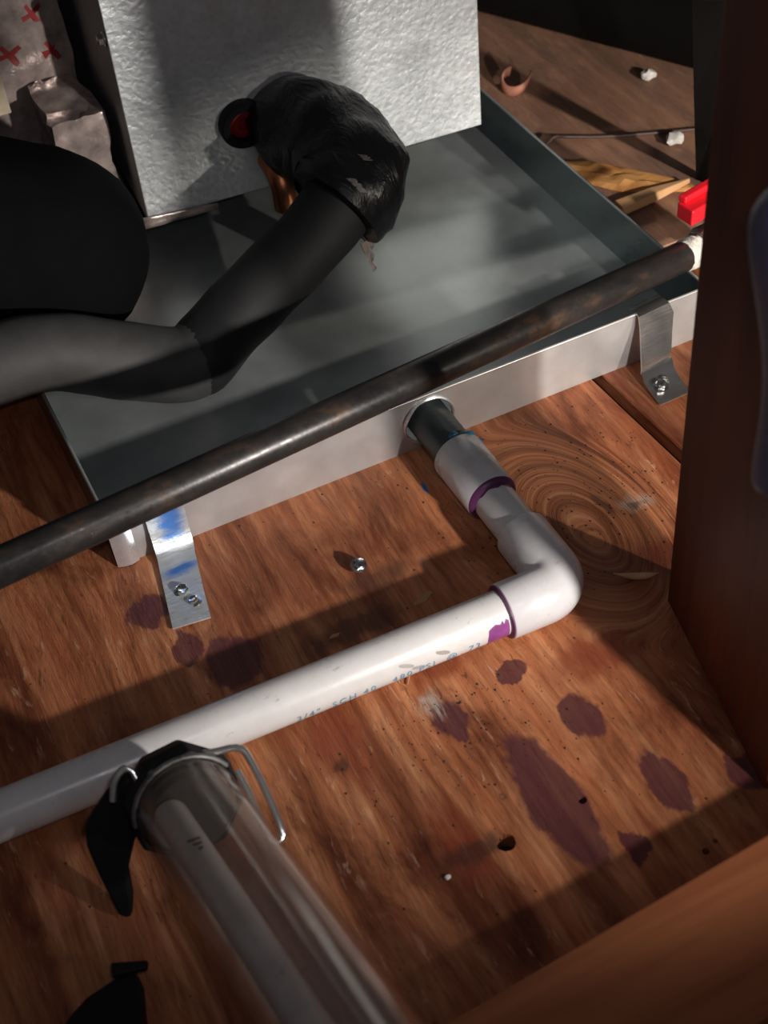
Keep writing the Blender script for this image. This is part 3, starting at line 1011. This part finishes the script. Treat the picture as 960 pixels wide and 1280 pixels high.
lo = P0 - tn2 * .0065 + tn1 * .004
off = V((-.010, 0, .006))
bm = lathe(NB(), P0 + off, ta, [(.012, 0), (.012, .0078), (.014, .0082), (.35, .0082), (.35, 0)], 28)
obj('lamp_tube', bm, 'lampwhite', wl, smooth=True, label='whitish lamp tube inside the clear plastic')
for i in range(3):
    t = .050 + i * .0042
    bm = NB()
    n_ = (tn1 * .8 + tn2 * (-.1)).normalized()
    m2 = ta.cross(n_)
    bm = cyl_patch(P0 + off, ta, n_, m2, .0082, [(t, -.45 + i * .1), (t + .002, -.45 + i * .1), (t + .0028, .0), (t + .0018, .35 - i * .15), (t, .3 - i * .15), (t + .0006, -.05)], .0001)
    obj('printed_mark', bm, 'mark', wl, label='short dark printed stroke')
bm = lathe(NB(), P0, ta, [(-.0105, 0), (-.0105, .0225), (.010, .0225), (.013, .020), (.013, 0)], 28)
obj('lamp_socket', bm, 'reflector', wl, smooth=True, label='dark socket behind the lamp tube')
# wire bail (two bent wires)
def atpx(rows_):
    return [V(r) for r in rows_]
bm = sweep(NB(), catmull([(-.0200, -.2120, .0770), (-.0080, -.2165, .0775), (.0000, -.2190, .0782), (.0038, -.2215, .0778), (.0055, -.2260, .0755), (.0065, -.2400, .0685), (.0062, -.2580, .0595), (.0045, -.2625, .0565), (.0005, -.2630, .0565), (-.0012, -.2580, .0595), (-.0012, -.2400, .0680), (-.0020, -.2290, .0735)], 6), .0018, 12)
obj('wire_bail', bm, 'chrome', wl, smooth=True, label='square chrome wire bail on the right of the cap')
bm = sweep(NB(), catmull([(-.0600, -.2130, .0690), (-.0560, -.2080, .0760), (-.0505, -.2060, .0800), (-.0470, -.2080, .0790), (-.0460, -.2120, .0760)], 6), .0017, 10)
obj('wire_bail', bm, 'chrome', wl, smooth=True, label='short chrome wire end on the left of the cap')
# broad black hook on the left, its tip on the floor
hk = [(-.0494, -.2050, .0710), (-.0635, -.2044, .0615), (-.0775, -.2063, .0479), (-.0799, -.2107, .0387), (-.0797, -.2185, .0255), (-.0780, -.2317, .0044), (-.0724, -.2351, .0027), (-.0685, -.2311, .0125), (-.0657, -.2242, .0263), (-.0580, -.2198, .0395), (-.0438, -.2169, .0551)]
bm = NB()
hn = V((-.3543, -.8059, .4743))
fa = [bm.verts.new(V(p)) for p in hk]
fb = [bm.verts.new(V(p) - hn * .008 + V((0, 0, .0035))) for p in hk]
bm.faces.new(fa)
bm.faces.new(fb[::-1])
for i in range(len(hk)):
    j = (i + 1) % len(hk)
    bm.faces.new((fa[i], fb[i], fb[j], fa[j]))
bmesh.ops.recalc_face_normals(bm, faces=bm.faces)
obj('hook', bm, 'rubber', wl, bevel=.0022, label='broad curved black plastic hook on the left of the cap')

bm = NB()
cl = [(-.1264, -.2846), (-.1320, -.3100), (-.0880, -.3180), (-.0866, -.3059), (-.0822, -.2845), (-.0791, -.2732), (-.0800, -.2660), (-.0907, -.2678), (-.1045, -.2702), (-.1138, -.2749)]
prism(bm, cl[::-1], 0, .0165)
bmesh.ops.recalc_face_normals(bm, faces=bm.faces)
clip = thing('plastic_clip', 'black plastic clip on the floor in the lower left corner', 'clip', (-.095, -.29, 0))
obj('body', bm, 'rubber', clip, bevel=.003)
bm = prism(NB(), [(-.0905, -.2690), (-.0745, -.2730), (-.0725, -.2694), (-.0888, -.2620)], .0165, .0205)
obj('tab', bm, 'rubber', clip, bevel=.001)

# ------------------------------------------------------------------ timbers
bm = prism(NB(), [(.272, -.190), (.2425, -.322), (.272, -.328), (.301, -.196)], 0, .80)
tag(obj('wooden_post', bm, 'stud', bevel=.0015), 'reddish brown upright wooden post at the right edge', 'post')
bm = NB()
ra, rb2 = V((-.25, -.3875, 0)), V((.50, -.3437, 0))
dd = (rb2 - ra).normalized()
nn = V((dd.y, -dd.x, 0))
prism(bm, [tuple((ra)[:2]), tuple((ra + nn * .070)[:2]), tuple((rb2 + nn * .070)[:2]), tuple(rb2[:2])], 0, .038)
tag(obj('floor_board', bm, 'board', bevel=.0015), 'orange brown timber lying flat across the lower right corner', 'board')
# black hanging strap behind the post
bm = strip(NB(), [((.5368, .1629, .0005), (.5420, .1480, .0005)), ((.5010, .1270, .100), (.5160, .1120, .100)), ((.4631, .0871, .200), (.4850, .0700, .200)), ((.4022, .0053, .250), (.4250, -.012, .250)), ((.3412, -.0766, .300), (.3640, -.092, .300))], .006)
tag(obj('hanging_strap', bm, 'duct'), 'black strap hanging down behind the wooden post to the floor', 'strap')
# far dark band, built as a round bar on the floor
bm = sweep(NB(), catmull([(.30, .97, .034), (.52, .555, .034), (.60, .40, .034), (.68, .245, .034), (.80, .02, .034)], 6), .034, 28)
tag(obj('far_dark_cylinder', bm, 'duct', smooth=True), 'dark round cylinder lying on the floor at the top right', 'hose')

# lavender plastic case hanging against the post
bm = NB()
ctr = [V(p) for p in ((0.2116, -0.3335, 0.2484), (0.2123, -0.3299, 0.2632), (0.2135, -0.3244, 0.2842), (0.2146, -0.3185, 0.3059), (0.2158, -0.313, 0.3267), (0.2168, -0.3081, 0.3452))]
ctr = [p + RIGHT * .0045 for p in ctr]
pth = catmull(ctr, 6)
def case_r(u):
    b = .0156 + .0023 * math.cos(u * 2 * PI * 1.02)
    return b
pp_, rr_ = domed(pth, case_r)
pp_ = [pp_[0] + (pp_[0] - pp_[1]).normalized() * .003] + pp_
rr_ = [rr_[0] * .85] + rr_
sweep(bm, pp_, rr_, 28)
case = thing('plastic_case', 'dull lavender plastic case with rounded top hung on the wooden post', 'case', (.25, -.30, .28))
obj('shell', bm, 'lavender', case, smooth=True)
bm = sweep(NB(), [V(ctr[3]), V((.2480, ctr[3].y + .012, ctr[3].z))], .004, 12)
obj('hanger_peg', bm, 'rubber', case)

# ------------------------------------------------------------------ loose small things
sc1 = thing('loose_screw', 'small hex head screw standing loose on the plywood before the pan', 'screw', (.1268, -.0775, 0))
obj('head', screw_bm((.1268, -.0790, .0050), (.15, -.45, .9), 1.0), 'screw', sc1, smooth=True)
bm = lathe(NB(), (.1268, -.0790, .0050), (-.15, .45, -.9), [(0, .0019), (.001, .0022), (.002, .0018), (.003, .0022), (.004, .0017), (.0055, .0004), (.0055, 0)], 12)
obj('shank', bm, 'screw', sc1, smooth=True)

def flake(name, pts, th, mat, label, cat, curl=0, group=None):
    bm = NB()
    cx = sum(p[0] for p in pts) / len(pts)
    cy = sum(p[1] for p in pts) / len(pts)
    top = [bm.verts.new((x, y, .0003 + th + curl * rnd.random())) for x, y in pts]
    bot = [bm.verts.new((x, y, .0002)) for x, y in pts]
    ct = bm.verts.new((cx, cy, .0003 + th * 1.3 + curl))
    n = len(pts)
    for i in range(n):
        j = (i + 1) % n
        bm.faces.new((ct, top[i], top[j]))
        bm.faces.new((top[i], bot[i], bot[j], top[j]))
    bm.faces.new(bot[::-1])
    bmesh.ops.recalc_face_normals(bm, faces=bm.faces)
    return tag(obj(name, bm, mat), label, cat, group)
flake('wood_chip', [(.143, -.121), (.150, -.1215), (.157, -.117), (.1555, -.1145), (.149, -.117), (.1435, -.1185)], .0008, 'shaving', 'pale flat wood chip beside the white pipe near the elbow', 'wood chip')
flake('wood_chip', [(.0885, -.1185), (.094, -.1195), (.096, -.1175), (.0915, -.1165)], .0006, 'shaving', 'small tan wood chip between the left strap and the white pipe', 'wood chip')
bm = sweep(NB(), catmull([(.256, -.158, .0015), (.263, -.165, .0020), (.272, -.170, .0022), (.279, -.171, .0018)], 5), lambda u: .0022 * math.sin(PI * min(.97, max(.08, u))), 8)
tag(obj('wood_shaving', bm, 'shaving', smooth=True), 'thin curved pale wood shaving at the foot of the post', 'shaving')
bm = sweep(NB(), catmull([(.113, -.171, .0012), (.119, -.163, .0016), (.126, -.155, .0012)], 4), .0005, 6)
tag(obj('wood_sliver', bm, 'shaving', smooth=True), 'thin straw coloured wood sliver on the plywood below the printed pipe', 'sliver')
def crumb(name, p, r, mat, label, cat, seed):
    bm = NB()
    m_ = bmesh.ops.create_icosphere(bm, subdivisions=2, radius=r)
    for v in bm.verts:
        v.co *= 1 + .45 * noise.noise(v.co * (1.6 / r) + V((seed, 0, 0)))
    z0 = min(v.co.z for v in bm.verts)
    for v in bm.verts:
        v.co = V((v.co.x * 1.25, v.co.y, (v.co.z - z0) * .8)) + V((*p, .0001))
    return tag(obj(name, bm, mat), label, cat)
crumb('plaster_crumb', (.592, .314), .0055, 'white_bit', 'white crumb on the far floor nearer the dark cylinder', 'crumb', 1)
crumb('plaster_crumb', (.5526, .2159), .0062, 'white_bit', 'white crumb on the far floor between wire and black strap', 'crumb', 5)
crumb('plaster_crumb', (.0762, -.2885), .0014, 'white_bit', 'tiny white crumb at the end of the grey smear by the knot hole', 'crumb', 9)
bm = NB()
hel = []
for i in range(40):
    a = i / 39 * 2 * PI * .75 + 1.2
    hel.append(V((.4864 + math.cos(a) * .011 + i * .0001, .3659 + math.sin(a) * .012, .006 + .004 * math.sin(a * 1.3) + .003)))
gl_ = []
for p in hel:
    gl_.append((bm.verts.new(p + V((0, 0, -.006))), bm.verts.new(p + V((0.002, -.001, .003)))))
for a, b in zip(gl_, gl_[1:]):
    bm.faces.new((a[0], b[0], b[1], a[1]))
tag(obj('wood_curl', bm, 'pinkshaving', smooth=True, solid=.0012), 'pinkish curled wood shaving on the far floor beside the cabinet', 'shaving')
bm = sweep(NB(), catmull([(.452, .262, .0035), (.4620, .2640, .007), (.4700, .2660, .0090), (.482, .264, .006), (.51, .252, .003), (.545, .236, .0025), (.60, .212, .0025), (.66, .185, .0025)], 8), .0014, 8)
tag(obj('thin_wire', bm, 'wire', smooth=True), 'thin brown wire lying across the far floor behind the pan', 'wire')

# scattered crumbs nobody could count
bm = NB()
spots = []
for _ in range(900):
    if rnd.random() < .5:
        x, y = rnd.gauss(.275, .05), rnd.gauss(-.08, .05)
    elif rnd.random() < .5:
        x, y = rnd.gauss(.13, .035), rnd.gauss(-.20, .03)
    else:
        x, y = rnd.uniform(-.1, .33), rnd.uniform(-.34, -.005)
    if y > -.004 or x > .335 or (abs(y + .166) < .02 and x < .24) or (x > .245 and y < -.17):
        continue
    r = rnd.choice((.0003, .0004, .0005, .0006, .0009))
    a = rnd.random() * 6
    vs = [bm.verts.new((x + math.cos(a + i * 2.1) * r * rnd.uniform(.7, 1.4), y + math.sin(a + i * 2.1) * r * 1.3, .00005)) for i in range(3)]
    t = bm.verts.new((x, y, r * .8))
    for i in range(3):
        bm.faces.new((vs[i], vs[(i + 1) % 3], t))
    bm.faces.new(vs[::-1])
d_ = obj('floor_crumbs', bm, 'dust', kind='stuff')
tag(d_, 'scattered dark crumbs of dirt on the plywood floor', 'dirt')
